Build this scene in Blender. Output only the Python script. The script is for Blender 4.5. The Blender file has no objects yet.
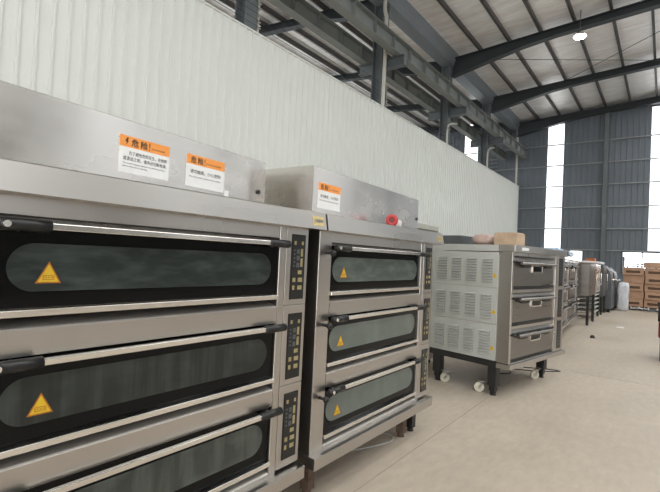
import bpy, bmesh, math, random
from mathutils import Matrix, Vector
random.seed(7)
SC = bpy.context.scene
COL = SC.collection
PI = math.pi

# ------------------------------------------------------------------ materials
def mat(name, base, rough=0.5, metal=0.0, noise=0.0, nscale=(4, 4, 4), bump=0.0, bscale=None, spec=0.5,
        rnoise=0.0, coat=0.0, second=None, detail=4.0):
    m = bpy.data.materials.new(name); m.use_nodes = True
    nt = m.node_tree; b = nt.nodes['Principled BSDF']
    b.inputs['Base Color'].default_value = (*base, 1)
    b.inputs['Roughness'].default_value = rough
    b.inputs['Metallic'].default_value = metal
    b.inputs['Specular IOR Level'].default_value = spec
    b.inputs['Coat Weight'].default_value = coat
    if noise or bump or rnoise:
        tc = nt.nodes.new('ShaderNodeTexCoord')
        mp = nt.nodes.new('ShaderNodeMapping'); mp.inputs['Scale'].default_value = nscale
        nz = nt.nodes.new('ShaderNodeTexNoise'); nz.inputs['Scale'].default_value = 1.0
        nz.inputs['Detail'].default_value = detail; nz.inputs['Roughness'].default_value = 0.6
        nt.links.new(tc.outputs['Object'], mp.inputs[0]); nt.links.new(mp.outputs[0], nz.inputs['Vector'])
        if noise:
            r = nt.nodes.new('ShaderNodeValToRGB')
            lo = second if second else tuple(c * (1 - noise) for c in base)
            hi = base if second else tuple(min(1, c * (1 + noise)) for c in base)
            r.color_ramp.elements[0].position = 0.3; r.color_ramp.elements[0].color = (*lo, 1)
            r.color_ramp.elements[1].position = 0.7; r.color_ramp.elements[1].color = (*hi, 1)
            nt.links.new(nz.outputs['Fac'], r.inputs[0]); nt.links.new(r.outputs[0], b.inputs['Base Color'])
        if rnoise:
            mr = nt.nodes.new('ShaderNodeMapRange')
            mr.inputs['From Min'].default_value = 0.3; mr.inputs['From Max'].default_value = 0.7
            mr.inputs['To Min'].default_value = max(0.02, rough - rnoise); mr.inputs['To Max'].default_value = min(1, rough + rnoise)
            nt.links.new(nz.outputs['Fac'], mr.inputs[0]); nt.links.new(mr.outputs[0], b.inputs['Roughness'])
        if bump:
            src = nz
            if bscale:
                mp2 = nt.nodes.new('ShaderNodeMapping'); mp2.inputs['Scale'].default_value = bscale
                src = nt.nodes.new('ShaderNodeTexNoise'); src.inputs['Scale'].default_value = 1.0
                src.inputs['Detail'].default_value = 3
                nt.links.new(tc.outputs['Object'], mp2.inputs[0]); nt.links.new(mp2.outputs[0], src.inputs['Vector'])
            bp = nt.nodes.new('ShaderNodeBump'); bp.inputs['Strength'].default_value = bump
            bp.inputs['Distance'].default_value = 0.02
            nt.links.new(src.outputs['Fac'], bp.inputs['Height']); nt.links.new(bp.outputs[0], b.inputs['Normal'])
    return m

def emit(name, col, s):
    m = bpy.data.materials.new(name); m.use_nodes = True
    nt = m.node_tree; nt.nodes.clear()
    o = nt.nodes.new('ShaderNodeOutputMaterial'); e = nt.nodes.new('ShaderNodeEmission')
    e.inputs[0].default_value = (*col, 1); e.inputs[1].default_value = s
    nt.links.new(e.outputs[0], o.inputs[0]); return m

def clear(name, col):
    m = bpy.data.materials.new(name); m.use_nodes = True
    nt = m.node_tree; nt.nodes.clear()
    o = nt.nodes.new('ShaderNodeOutputMaterial'); t = nt.nodes.new('ShaderNodeBsdfTransparent')
    g = nt.nodes.new('ShaderNodeBsdfGlossy'); g.inputs['Roughness'].default_value = 0.05
    mx = nt.nodes.new('ShaderNodeMixShader'); mx.inputs[0].default_value = 0.06
    t.inputs[0].default_value = (*col, 1)
    nt.links.new(t.outputs[0], mx.inputs[1]); nt.links.new(g.outputs[0], mx.inputs[2])
    nt.links.new(mx.outputs[0], o.inputs[0]); return m

M = {}
M['steel'] = mat('brushed_stainless', (.51, .485, .46), .30, 1.0, .05, (.8, .8, 3), 0, rnoise=.04, detail=1.5)
M['steel_v'] = mat('brushed_stainless_vertical', (.51, .485, .46), .30, 1.0, .05, (3, 3, .8), 0, rnoise=.04, detail=1.5)
M['steel_hood'] = mat('smudged_stainless_sheet', (.72, .69, .66), .25, 1.0, .10, (2.6, 2.6, 4), 0, rnoise=.05, detail=3)
M['steel_dark'] = mat('grey_stainless_door', (.27, .255, .24), .33, 1.0, .12, (1.5, 1.5, 8), .04, (3, 3, 140), rnoise=.08)
M['chrome'] = mat('polished_steel', (.80, .77, .73), .20, 1.0, .06, (3, 3, 3), rnoise=.05)
M['black_glass'] = mat('black_enamelled_glass', (.004, .0042, .0045), .10, 0, spec=.18, rnoise=.04, nscale=(3, 3, 3))
M['black_plastic'] = mat('black_plastic', (.007, .007, .0075), .34, 0, .2, (20, 20, 20))
M['black_metal'] = mat('black_painted_steel', (.012, .012, .013), .45, 0, .25, (9, 9, 9))
M['lip'] = mat('dull_steel_lip', (.42, .40, .38), .55, .8, .1, (2, 8, 8))
M['recess'] = mat('louvre_gap_shade', (.10, .095, .09), .5, .8, .2, (3, 3, 3))
M['orange'] = mat('orange_label', (.88, .33, .07), .5, 0, .06, (30, 30, 30))
M['white_label'] = mat('white_label', (.82, .82, .82), .5, 0, .04, (30, 30, 30))
M['ink'] = mat('black_print', (.03, .025, .02), .6, 0, .1, (30, 30, 30))
M['yellow'] = mat('yellow_label', (.66, .44, .02), .5, 0, .08, (30, 30, 30))
M['orange_ink'] = mat('orange_print', (.40, .12, .01), .5, 0, .08, (30, 30, 30))
M['gold'] = mat('gold_plate', (.72, .57, .27), .36, .8, .25, (60, 60, 60))
M['tan_plate'] = mat('tan_plate', (.45, .38, .24), .5, .2, .25, (60, 60, 60))
M['key'] = mat('gold_keys', (.36, .30, .15), .5, .2, .2, (40, 40, 40))
M['grey_paint'] = mat('grey_green_panel_paint', (.46, .475, .455), .42, 0, .05, (5, 5, 5))
M['beige_paint'] = mat('beige_cabinet_paint', (.44, .42, .37), .5, 0, .08, (3, 3, 3))
M['wall_white'] = mat('white_wall_sheet', (.74, .765, .745), .42, 0, .03, (.5, .5, .5))
M['wall_dark'] = mat('slate_wall_sheet', (.15, .175, .205), .55, 0, .10, (.6, .6, .6))
M['wall_mid'] = mat('grey_wall_sheet', (.23, .23, .225), .55, 0, .08, (.5, .5, .5))
M['frame_dark'] = mat('dark_window_frame', (.07, .085, .10), .5, 0, .1, (4, 4, 4))
M['girt'] = mat('galvanised_girt', (.30, .32, .33), .5, .3, .1, (4, 4, 4))
M['structural'] = mat('grey_structural_paint', (.125, .145, .155), .5, 0, .15, (1.5, 1.5, 1.5))
M['structural_dark'] = mat('dark_structural_paint', (.03, .037, .042), .5, 0, .15, (1.5, 1.5, 1.5))
M['girder'] = mat('girder_grey_paint', (.20, .22, .215), .5, 0, .12, (1.2, 1.2, 1.2))
M['gutter'] = mat('galvanised_gutter', (.27, .30, .325), .45, .5, .12, (.6, 4, 4))
M['purlin'] = mat('brown_grey_purlin', (.10, .093, .088), .5, .3, .15, (2, 2, 2))
M['foil'] = mat('foil_insulation', (.92, .87, .85), .42, .35, .16, (5.5, 1.0, 1), .6, (10, 1.3, 1), rnoise=.1)
M['pvc'] = mat('pale_pvc_pipe', (.56, .55, .50), .45, 0, .06, (4, 4, 4))
M['cable_grey'] = mat('grey_cable', (.42, .42, .41), .5, 0, .08, (9, 9, 9))
M['wire'] = mat('thin_wire', (.06, .065, .07), .5, .4, .1, (9, 9, 9))
M['castor'] = mat('cream_castor_wheel', (.62, .60, .50), .5, 0, .1, (20, 20, 20))
M['zinc'] = mat('zinc_bracket', (.50, .48, .45), .4, .9, .15, (20, 20, 20))
M['rust'] = mat('rusty_brown_leg', (.13, .085, .06), .7, .2, .4, (18, 18, 18))
M['carton'] = mat('brown_carton', (.44, .275, .185), .75, 0, .12, (5, 5, 5))
M['carton_dark'] = mat('carton_shadow_slot', (.10, .055, .035), .8, 0, .1, (5, 5, 5))
M['tape'] = mat('pale_packing_tape', (.60, .47, .34), .4, 0, .06, (9, 9, 9))
M['wood'] = mat('pale_wood', (.50, .37, .26), .7, 0, .18, (2, 14, 14))
M['film'] = mat('white_plastic_film', (.66, .68, .74), .25, 0, .1, (6, 6, 6), .6, (14, 14, 14))
M['blue_film'] = mat('pale_blue_plastic_film', (.42, .56, .72), .25, 0, .12, (6, 6, 6), .6, (14, 14, 14))
M['pink_film'] = mat('pale_pink_foam_sheet', (.70, .64, .64), .5, 0, .08, (6, 6, 6), .4, (10, 10, 10))
M['bag'] = mat('pinkish_plastic_bag', (.50, .37, .33), .4, 0, .2, (14, 14, 14), .6, (20, 20, 20))
M['red'] = mat('red_plastic', (.50, .045, .05), .4, 0, .1, (14, 14, 14))
M['red_dark'] = mat('dark_red_paint', (.16, .03, .03), .45, 0, .15, (9, 9, 9))
M['orange_box'] = mat('orange_plastic', (.50, .14, .04), .5, 0, .1, (9, 9, 9))
M['grey_machine'] = mat('dark_grey_machine', (.11, .12, .13), .4, .5, .2, (3, 3, 3))
M['paper'] = mat('white_paper', (.75, .73, .70), .7, 0, .05, (9, 9, 9))
M['housing_wh'] = mat('pale_lamp_housing', (.5, .5, .5), .4, .3, .05, (9, 9, 9))
M['lamp'] = emit('lamp_glow', (1, .98, .94), 60)
M['daylight'] = emit('translucent_daylight_sheet', (.95, .98, 1.0), 2.3)
M['glass'] = clear('window_glass', (.93, .95, .97))
M['added_skylight'] = clear('added_skylight_sheet', (.92, .94, .94))

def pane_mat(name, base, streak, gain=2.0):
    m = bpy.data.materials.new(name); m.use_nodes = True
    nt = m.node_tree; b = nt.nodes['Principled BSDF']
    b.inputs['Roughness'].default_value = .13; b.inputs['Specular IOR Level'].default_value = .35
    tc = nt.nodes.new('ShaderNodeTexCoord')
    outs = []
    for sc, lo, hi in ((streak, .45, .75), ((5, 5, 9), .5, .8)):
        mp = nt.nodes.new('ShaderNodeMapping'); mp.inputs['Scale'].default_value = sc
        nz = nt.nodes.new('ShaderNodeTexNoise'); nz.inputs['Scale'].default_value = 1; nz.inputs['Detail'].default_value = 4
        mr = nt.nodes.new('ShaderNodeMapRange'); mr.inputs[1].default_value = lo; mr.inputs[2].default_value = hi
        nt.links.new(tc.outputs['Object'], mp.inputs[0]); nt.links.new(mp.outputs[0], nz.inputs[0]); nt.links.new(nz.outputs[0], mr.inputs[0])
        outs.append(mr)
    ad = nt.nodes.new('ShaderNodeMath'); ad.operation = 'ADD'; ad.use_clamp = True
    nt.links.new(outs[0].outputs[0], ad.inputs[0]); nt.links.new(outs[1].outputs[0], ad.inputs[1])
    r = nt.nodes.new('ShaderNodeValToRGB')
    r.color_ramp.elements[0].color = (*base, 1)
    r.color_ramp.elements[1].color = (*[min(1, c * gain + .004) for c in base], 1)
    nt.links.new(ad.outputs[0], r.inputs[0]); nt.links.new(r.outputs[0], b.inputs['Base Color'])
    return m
M['pane_a'] = pane_mat('reflection_smear_oven_glass', (.024, .030, .0285), (7, 7, 26))  # pale smears in the colour stand in for reflections
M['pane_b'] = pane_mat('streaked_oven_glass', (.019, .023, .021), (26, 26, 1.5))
M['pane_c'] = pane_mat('pale_streaked_oven_glass', (.045, .052, .046), (14, 14, 2))  # paler base colour with vertical noise streaks

M['pane_d'] = pane_mat('reflection_tint_oven_glass', (.085, .102, .093), (7, 7, 26), 1.5)  # second oven: lighter base colour stands in for stronger glancing reflection
M['pane_e'] = pane_mat('paler_reflection_tint_oven_glass', (.125, .145, .131), (5, 5, 2), 1.2)  # paler still, the same reflection put into the colour
def floor_mat():
    m = mat('beige_concrete_floor', (.50, .43, .355), .48, 0, 0, spec=.35)
    nt = m.node_tree; b = nt.nodes['Principled BSDF']
    tc = nt.nodes.new('ShaderNodeTexCoord')
    def nz(scale, det):
        mp = nt.nodes.new('ShaderNodeMapping'); mp.inputs['Scale'].default_value = scale
        n = nt.nodes.new('ShaderNodeTexNoise'); n.inputs['Scale'].default_value = 1; n.inputs['Detail'].default_value = det
        n.inputs['Roughness'].default_value = .6
        nt.links.new(tc.outputs['Object'], mp.inputs[0]); nt.links.new(mp.outputs[0], n.inputs[0]); return n
    a = nz((.55, .8, 1), 6); c = nz((7, 16, 1), 4)
    r1 = nt.nodes.new('ShaderNodeValToRGB')
    r1.color_ramp.elements[0].position = .3; r1.color_ramp.elements[0].color = (.435, .372, .308, 1)
    r1.color_ramp.elements[1].position = .72; r1.color_ramp.elements[1].color = (.565, .488, .408, 1)
    nt.links.new(a.outputs[0], r1.inputs[0])
    r2 = nt.nodes.new('ShaderNodeValToRGB')
    r2.color_ramp.elements[0].position = .3; r2.color_ramp.elements[0].color = (.90, .90, .90, 1)
    r2.color_ramp.elements[1].position = .7; r2.color_ramp.elements[1].color = (1.05, 1.05, 1.05, 1)
    nt.links.new(c.outputs[0], r2.inputs[0])
    mx = nt.nodes.new('ShaderNodeMix'); mx.data_type = 'RGBA'; mx.blend_type = 'MULTIPLY'; mx.inputs[0].default_value = 1
    nt.links.new(r1.outputs[0], mx.inputs[6]); nt.links.new(r2.outputs[0], mx.inputs[7])
    nt.links.new(mx.outputs[2], b.inputs['Base Color'])
    mr = nt.nodes.new('ShaderNodeMapRange'); mr.inputs[1].default_value = .3; mr.inputs[2].default_value = .7
    mr.inputs[3].default_value = .36; mr.inputs[4].default_value = .58
    nt.links.new(a.outputs[0], mr.inputs[0]); nt.links.new(mr.outputs[0], b.inputs['Roughness'])
    return m
M['floor'] = floor_mat()
M['joint'] = mat('worn_joint_line', (.26, .22, .18), .7, 0, .2, (3, 3, 3))

# ------------------------------------------------------------------ mesh builder
class MB:
    def __init__(s): s.bm = bmesh.new()
    def _mi(s, faces, mi):
        for f in faces: f.material_index = mi
    def box(s, x0, x1, y0, y1, z0, z1, mi=0, bev=0.0):
        t = bmesh.new()
        bmesh.ops.create_cube(t, size=1)
        for v in t.verts:
            v.co = Vector(((x0 + x1) / 2 + v.co.x * (x1 - x0), (y0 + y1) / 2 + v.co.y * (y1 - y0), (z0 + z1) / 2 + v.co.z * (z1 - z0)))
        if bev: bmesh.ops.bevel(t, geom=list(t.edges), offset=bev, segments=2, affect='EDGES', profile=.5)
        s._mi(t.faces, mi); s.merge(t); return s
    def merge(s, t, mat4=None):
        if mat4 is not None: bmesh.ops.transform(t, matrix=mat4, verts=t.verts)
        me = bpy.data.meshes.new('tmp'); t.to_mesh(me); t.free()
        s.bm.from_mesh(me); bpy.data.meshes.remove(me)
    def prism(s, pts, axis, a, b, mi=0):
        """polygon pts (2D) extruded along axis from a to b"""
        t = bmesh.new()
        def mk(p, w):
            return {'x': (w, p[0], p[1]), 'y': (p[0], w, p[1]), 'z': (p[0], p[1], w)}[axis]
        v0 = [t.verts.new(mk(p, a)) for p in pts]; v1 = [t.verts.new(mk(p, b)) for p in pts]
        t.faces.new(v0); t.faces.new(v1[::-1])
        n = len(pts)
        for i in range(n): t.faces.new((v0[i], v1[i], v1[(i + 1) % n], v0[(i + 1) % n]))
        bmesh.ops.recalc_face_normals(t, faces=t.faces)
        s._mi(t.faces, mi); s.merge(t); return s
    def cyl(s, p, q, r, r2=None, seg=16, mi=0, smooth=True):
        p, q = Vector(p), Vector(q); d = q - p
        t = bmesh.new()
        bmesh.ops.create_cone(t, cap_ends=True, segments=seg, radius1=r, radius2=r if r2 is None else r2, depth=d.length)
        rot = d.to_track_quat('Z', 'Y').to_matrix().to_4x4()
        for f in t.faces: f.smooth = smooth and len(f.verts) == 4
        s._mi(t.faces, mi)
        s.merge(t, Matrix.Translation((p + q) / 2) @ rot); return s
    def sphere(s, c, r, sc=(1, 1, 1), mi=0):
        t = bmesh.new(); bmesh.ops.create_uvsphere(t, u_segments=16, v_segments=10, radius=r)
        for f in t.faces: f.smooth = True
        s._mi(t.faces, mi); s.merge(t, Matrix.Translation(c) @ Matrix.Diagonal((*sc, 1))); return s
    def torus(s, c, R, r, axis='z', seg=20, rs=8, mi=0):
        t = bmesh.new(); rings = []
        for i in range(seg):
            a = 2 * PI * i / seg; ring = []
            for j in range(rs):
                b = 2 * PI * j / rs; rr = R + r * math.cos(b)
                p = (rr * math.cos(a), rr * math.sin(a), r * math.sin(b))
                if axis == 'y': p = (p[0], p[2], p[1])
                if axis == 'x': p = (p[2], p[0], p[1])
                ring.append(t.verts.new(Vector(c) + Vector(p)))
            rings.append(ring)
        for i in range(seg):
            for j in range(rs):
                f = t.faces.new((rings[i][j], rings[(i + 1) % seg][j], rings[(i + 1) % seg][(j + 1) % rs], rings[i][(j + 1) % rs])); f.smooth = True
        bmesh.ops.recalc_face_normals(t, faces=t.faces)
        s._mi(t.faces, mi); s.merge(t); return s
    def tube(s, pts, r, seg=8, mi=0, sub=6):
        P = [Vector(p) for p in pts]; path = []
        n = len(P)
        for i in range(n - 1):
            p0 = P[max(i - 1, 0)]; p1 = P[i]; p2 = P[i + 1]; p3 = P[min(i + 2, n - 1)]
            for k in range(sub):
                u = k / sub
                path.append(.5 * ((2 * p1) + (p2 - p0) * u + (2 * p0 - 5 * p1 + 4 * p2 - p3) * u * u + (3 * p1 - p0 - 3 * p2 + p3) * u ** 3))
        path.append(P[-1])
        t = bmesh.new(); rings = []
        for i, p in enumerate(path):
            d = (path[min(i + 1, len(path) - 1)] - path[max(i - 1, 0)]).normalized()
            up = Vector((0, 0, 1)) if abs(d.z) < .95 else Vector((1, 0, 0))
            a = d.cross(up).normalized(); b = d.cross(a)
            rings.append([t.verts.new(p + r * (math.cos(2 * PI * j / seg) * a + math.sin(2 * PI * j / seg) * b)) for j in range(seg)])
        for i in range(len(rings) - 1):
            for j in range(seg):
                f = t.faces.new((rings[i][j], rings[i + 1][j], rings[i + 1][(j + 1) % seg], rings[i][(j + 1) % seg])); f.smooth = True
        t.faces.new(rings[0]); t.faces.new(rings[-1][::-1])
        bmesh.ops.recalc_face_normals(t, faces=t.faces)
        s._mi(t.faces, mi); s.merge(t); return s
    def blob(s, x0, x1, y0, y1, z0, z1, amp=.02, mi=0, cuts=5, seed=1, rd=.28):
        """a crumpled soft box"""
        rnd = random.Random(seed)
        t = bmesh.new(); bmesh.ops.create_cube(t, size=1)
        bmesh.ops.subdivide_edges(t, edges=list(t.edges), cuts=cuts, use_grid_fill=True)
        for v in t.verts:
            c = v.co.copy(); l = c.length
            k = 1 - rd * max(0, (l - .55)) / .31
            c *= k
            v.co = Vector(((x0 + x1) / 2 + c.x * (x1 - x0), (y0 + y1) / 2 + c.y * (y1 - y0), (z0 + z1) / 2 + c.z * (z1 - z0)))
            if c.z > -.45: v.co += Vector((rnd.uniform(-amp, amp), rnd.uniform(-amp, amp), rnd.uniform(-amp, amp) * .6))
        zmin = min(v.co.z for v in t.verts)
        for v in t.verts:
            if v.co.z < zmin + .02 * (z1 - z0) or v.co.z < z0: v.co.z = z0
        for f in t.faces: f.smooth = True
        s._mi(t.faces, mi); s.merge(t); return s
    def build(s, name, mats, parent=None, loc=None, rotz=0.0, label=None):
        me = bpy.data.meshes.new(name)
        s.bm.to_mesh(me); s.bm.free()
        for m in (mats if isinstance(mats, (list, tuple)) else [mats]): me.materials.append(M[m])
        o = bpy.data.objects.new(name, me); COL.objects.link(o)
        if parent: o.parent = parent
        if loc: o.location = loc
        o.rotation_euler.z = rotz
        if label: o['label'] = label
        return o

def tag(o, label=None, cat=None, group=None, kind=None):
    if label: o['label'] = label
    if cat: o['category'] = cat
    if group: o['group'] = group
    if kind: o['kind'] = kind
    return o
def thing(name, loc, rotz, label, cat, group=None):
    o = bpy.data.objects.new(name, None); COL.objects.link(o)
    o.location = loc; o.rotation_euler.z = rotz; o.empty_display_size = .1
    return tag(o, label, cat, group)
def struct(mb, name, mats, parent=None):
    o = mb.build(name, mats, parent); o['kind'] = 'structure'; return o

# lettering: text turned into thin solid mesh in the XZ plane (facing -Y), fitted to a rectangle
def text_bm(body, x0, x1, z0, z1, y, depth=.0004, bold=0.0):
    cu = bpy.data.curves.new('t', 'FONT'); cu.body = body; cu.size = 1; cu.resolution_u = 3; cu.extrude = 0; cu.offset = bold
    ob = bpy.data.objects.new('t', cu); COL.objects.link(ob)
    dg = bpy.context.evaluated_depsgraph_get(); dg.update()
    me = bpy.data.meshes.new_from_object(ob.evaluated_get(dg))
    t = bmesh.new(); t.from_mesh(me)
    bpy.data.objects.remove(ob); bpy.data.curves.remove(cu); bpy.data.meshes.remove(me)
    if not t.verts: return t
    xs = [v.co.x for v in t.verts]; ys = [v.co.y for v in t.verts]
    a, b, c, d = min(xs), max(xs), min(ys), max(ys)
    for v in t.verts:
        v.co = Vector((x0 + (v.co.x - a) / max(b - a, 1e-6) * (x1 - x0), y, z0 + (v.co.y - c) / max(d - c, 1e-6) * (z1 - z0)))
    r = bmesh.ops.extrude_face_region(t, geom=list(t.faces))
    for g in r['geom']:
        if isinstance(g, bmesh.types.BMVert): g.co.y -= depth
    bmesh.ops.recalc_face_normals(t, faces=t.faces)
    return t

# ------------------------------------------------------------------ camera
R = ((0.605102, 0.046963, 0.794761), (-0.794643, -0.025725, 0.606532), (0.048930, -0.998565, 0.021753))
cam_d = bpy.data.cameras.new('camera'); cam = bpy.data.objects.new('camera', cam_d); COL.objects.link(cam)
cam_d.sensor_fit = 'HORIZONTAL'; cam_d.sensor_width = 36; cam_d.lens = 440 / 660 * 36
cam_d.clip_start = .05; cam_d.clip_end = 300
m4 = Matrix.Identity(4)
for i in range(3):
    m4[i][0] = R[i][0]; m4[i][1] = -R[i][1]; m4[i][2] = -R[i][2]
m4[2][3] = 1.40
cam.matrix_world = m4
SC.camera = cam

# ------------------------------------------------------------------ the hall
XN, XE = -8.0, 26.5            # near and far end walls
YR, YL = -10.0, 19.0           # right and left outer walls
YW = 6.8                       # white partition wall
def zdeck(y):                  # underside of the roof sheet
    return 9.62 + .06 * (6.8 - y) if y <= 7.1 else 9.62 + .10 * (y - 7.3)

mb = MB(); mb.box(XN - .2, XE + 6, YR - 1, YL + .2, -.25, 0)
floor = struct(mb, 'floor', 'floor')
mb = MB()
mb.box(XN, XE, 1.437, 1.441, .0002, .0008)
for x in (6.75, 12.4, 18.0, 23.6): mb.box(x, x + .004, YR, 6.7, .0002, .0008)
mb.box(XN, XE, -3.6, -3.596, .0002, .0008)
mb.build('joint_line', 'joint', floor)

# white corrugated partition
def corr(mb, axis, a0, a1, z0, z1, plane, h, period, rib, sgn=-1, slope=None):
    """ribbed sheet: profile along X (axis 'x', plane=Y) or along Y (axis 'y', plane=X)"""
    prof = []; a = a0
    while a < a1 - 1e-6:
        for da, dh in ((0, 0), (period - rib, 0), (period - rib * .78, h), (period - rib * .22, h)):
            if a + da < a1: prof.append((a + da, dh))
        a += period
    prof.append((a1, 0))
    t = bmesh.new(); lo = []; hi = []
    for p, dh in prof:
        q = plane + sgn * dh
        zt = z1 if slope is None else slope(p)
        if axis == 'x': lo.append(t.verts.new((p, q, z0))); hi.append(t.verts.new((p, q, zt)))
        else: lo.append(t.verts.new((q, p, z0))); hi.append(t.verts.new((q, p, zt)))
    for i in range(len(prof) - 1): t.faces.new((lo[i], lo[i + 1], hi[i + 1], hi[i]))
    mb.merge(t)
mb = MB()
corr(mb, 'x', XN, XE, 0, 5.87, YW, .028, .20, .055)
mb.box(XN, XE, YW + .002, YW + .05, 0, 5.87)
wall_left = struct(mb, 'wall_left', 'wall_white')
mb = MB(); mb.box(XN, XE, YW - .035, YW + .07, 5.87, 5.90); struct(mb, 'trim_1', 'wall_white')
LS_FILL = [-4.0, .8, 5.6, 10.4, 15.2, 20.0, 24.8]
e = [XN] + [v for c in LS_FILL for v in (c - .9, c + .9)] + [XE]
mb = MB(); mb.box(XN, XE, YL, YL + .15, 0, 1.6)
for i in range(0, len(e), 2): mb.box(e[i], e[i + 1], YL, YL + .15, 1.6, zdeck(YL))
struct(mb, 'wall_outer', 'wall_dark')
for i, c in enumerate(LS_FILL):
    mb = MB(); mb.box(c - .9, c + .9, YL + .08, YL + .10, 1.6, zdeck(YL)); struct(mb, 'window_%d' % (20 + i), 'daylight')  # unseen glowing strips added to brighten the left bay roof


# far wall: dark sheets with translucent strips and windows
S = [(10.95, 10.07), (5.343, 4.546), (.70, -.20), (-5.2, -6.1)]
S[0] = (10.07, 9.26)
WZ0, WZ1 = 1.22, 2.34
W1 = (4.9, 3.45); W2 = (1.75, -2.4)
mb = MB()
ys = [YL] + [v for s in S for v in s] + [YR]
for (a, b) in S: mb.box(XE, XE + .02, b, a, zdeck(a) - .5, zdeck(b))
for i in range(0, len(ys), 2):
    corr(mb, 'y', ys[i + 1], ys[i], 2.38, 0, XE, .03, .25, .07, -1, slope=zdeck)
yw = [YL, W1[0], W1[1], W2[0], W2[1], YR]
for i in range(0, len(yw), 2):
    corr(mb, 'y', yw[i + 1], yw[i], 0, 2.38, XE, .03, .25, .07, -1)
for a, b in (W1, W2):
    corr(mb, 'y', b, a, 0, WZ0, XE, .03, .25, .07, -1); corr(mb, 'y', b, a, WZ1, 2.38, XE, .03, .25, .07, -1)
wall_far = struct(mb, 'wall_far', 'wall_dark')
for z in (8.058, 6.907, 5.765, 4.61, 3.47, 2.36):
    mb = MB(); mb.box(XE - .11, XE - .035, YR, YL, z - .026, z + .026); mb.build('girt', 'girt', wall_far)
n = 1
for (a, b) in S:
    mb = MB(); mb.prism([(b, 2.39), (a, 2.39), (a, zdeck(a) - .5), (b, zdeck(b) - .5)], 'x', XE + .005, XE + .015)
    struct(mb, 'window_%d' % n, 'daylight'); n += 1
for (a, b) in (W1, W2):
    mb = MB()
    for z in (WZ0, WZ1 - .06): mb.box(XE - .05, XE + .04, b, a, z, z + .06)
    k = max(2, int(round((a - b) / .87)))
    for i in range(k + 1):
        y = b + (a - b - .05) * i / k; mb.box(XE - .05, XE + .04, y, y + .05, WZ0 + .06, WZ1 - .06)
    w = struct(mb, 'window_%d' % n, 'frame_dark'); n += 1
    mb = MB(); mb.box(XE + .01, XE + .015, b + .02, a - .02, WZ0 + .05, WZ1 - .05); mb.build('pane', 'glass', w)
# mullion column of the far wall
mb = MB(); mb.box(XE - .30, XE - .115, 2.45, 2.65, 0, 9.6); mb.build('steel_column', 'structural', loc=None)
tag(bpy.data.objects['steel_column'], 'slim dark steel post standing against the slate far wall between its white light strips', 'column')

# right and near walls with unseen daylight openings added to light the hall
mb = MB()
RS_FILL = [(-6.0, .9), (-1.5, .9), (2.9, .9), (9.2, .7), (13.0, .6), (20.2, 1.4)]
e = [XN] + [v for c, hw in RS_FILL for v in (c - hw, c + hw)] + [XE]
mb.box(XN, XE, YR - .15, YR, 0, 2.2)
for i in range(0, len(e), 2): mb.box(e[i], e[i + 1], YR - .15, YR, 2.2, zdeck(YR))
struct(mb, 'wall_right', 'wall_mid')
for c, hw in RS_FILL:
    mb = MB(); mb.box(c - hw, c + hw, YR - .10, YR - .08, 2.2, zdeck(YR)); struct(mb, 'window_%d' % n, 'daylight'); n += 1  # glowing strips added for fill light and bright bands on the cover boxes
mb = MB()
mb.box(XN - .15, XN, YR, -4, 0, zdeck(-2)); mb.box(XN - .15, XN, 3.0, YL, 0, 9.6); mb.box(XN - .15, XN, -4, 3.0, 5.2, 9.8)  # unseen doorway left open, added to let sky light in
struct(mb, 'wall_near', 'wall_mid')

# roof
SK = [(-.8, -2.6), (-3.8, -5.6), (-6.8, -8.6)]  # unseen roof openings added to light the hall from above
SKL = [(18.7, 14.3)]  # unseen roof opening added to brighten the left bay
mb = MB()
def slab(y0, y1, x0=XN, x1=XE + .4):
    mb.prism([(y0, zdeck(y0)), (y1, zdeck(y1)), (y1, zdeck(y1) + .08), (y0, zdeck(y0) + .08)], 'x', x0, x1)
ye = [6.75] + [v for s in SK for v in s] + [YR - .3]
for i in range(0, len(ye), 2): slab(ye[i + 1], ye[i])
slab(7.4, 14.3); slab(18.7, YL + .3)
ceiling = struct(mb, 'ceiling', 'foil')
for (a, b) in SK + SKL:
    mb = MB(); slab(b, a); o = mb.build('added_skylight', 'added_skylight', ceiling)
y = 5.80
while y > YR + .5:
    if not any(b - .1 < y < a + .1 for a, b in SK):
        z = zdeck(y) - .19
        mb = MB(); mb.box(XN, XE, y, y + .012, z, z + .185); mb.box(XN, XE, y, y + .07, z, z + .012)
        mb.build('purlin', 'purlin', ceiling)
    y -= 1.06
y = 8.3
while y < 14.1:
    z = zdeck(y) - .19
    mb = MB(); mb.box(XN, XE, y, y + .012, z, z + .185); mb.box(XN, XE, y, y + .07, z, z + .012)
    mb.build('purlin', 'purlin', ceiling)
    y += 1.0
mb = MB()   # valley gutter
mb.prism([(6.72, 9.60), (6.86, 9.14), (7.30, 9.14), (7.44, 9.60), (7.42, 9.62), (7.28, 9.17), (6.88, 9.17), (6.74, 9.62)], 'x', XN, XE)
mb.build('gutter', 'gutter', ceiling)

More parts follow.
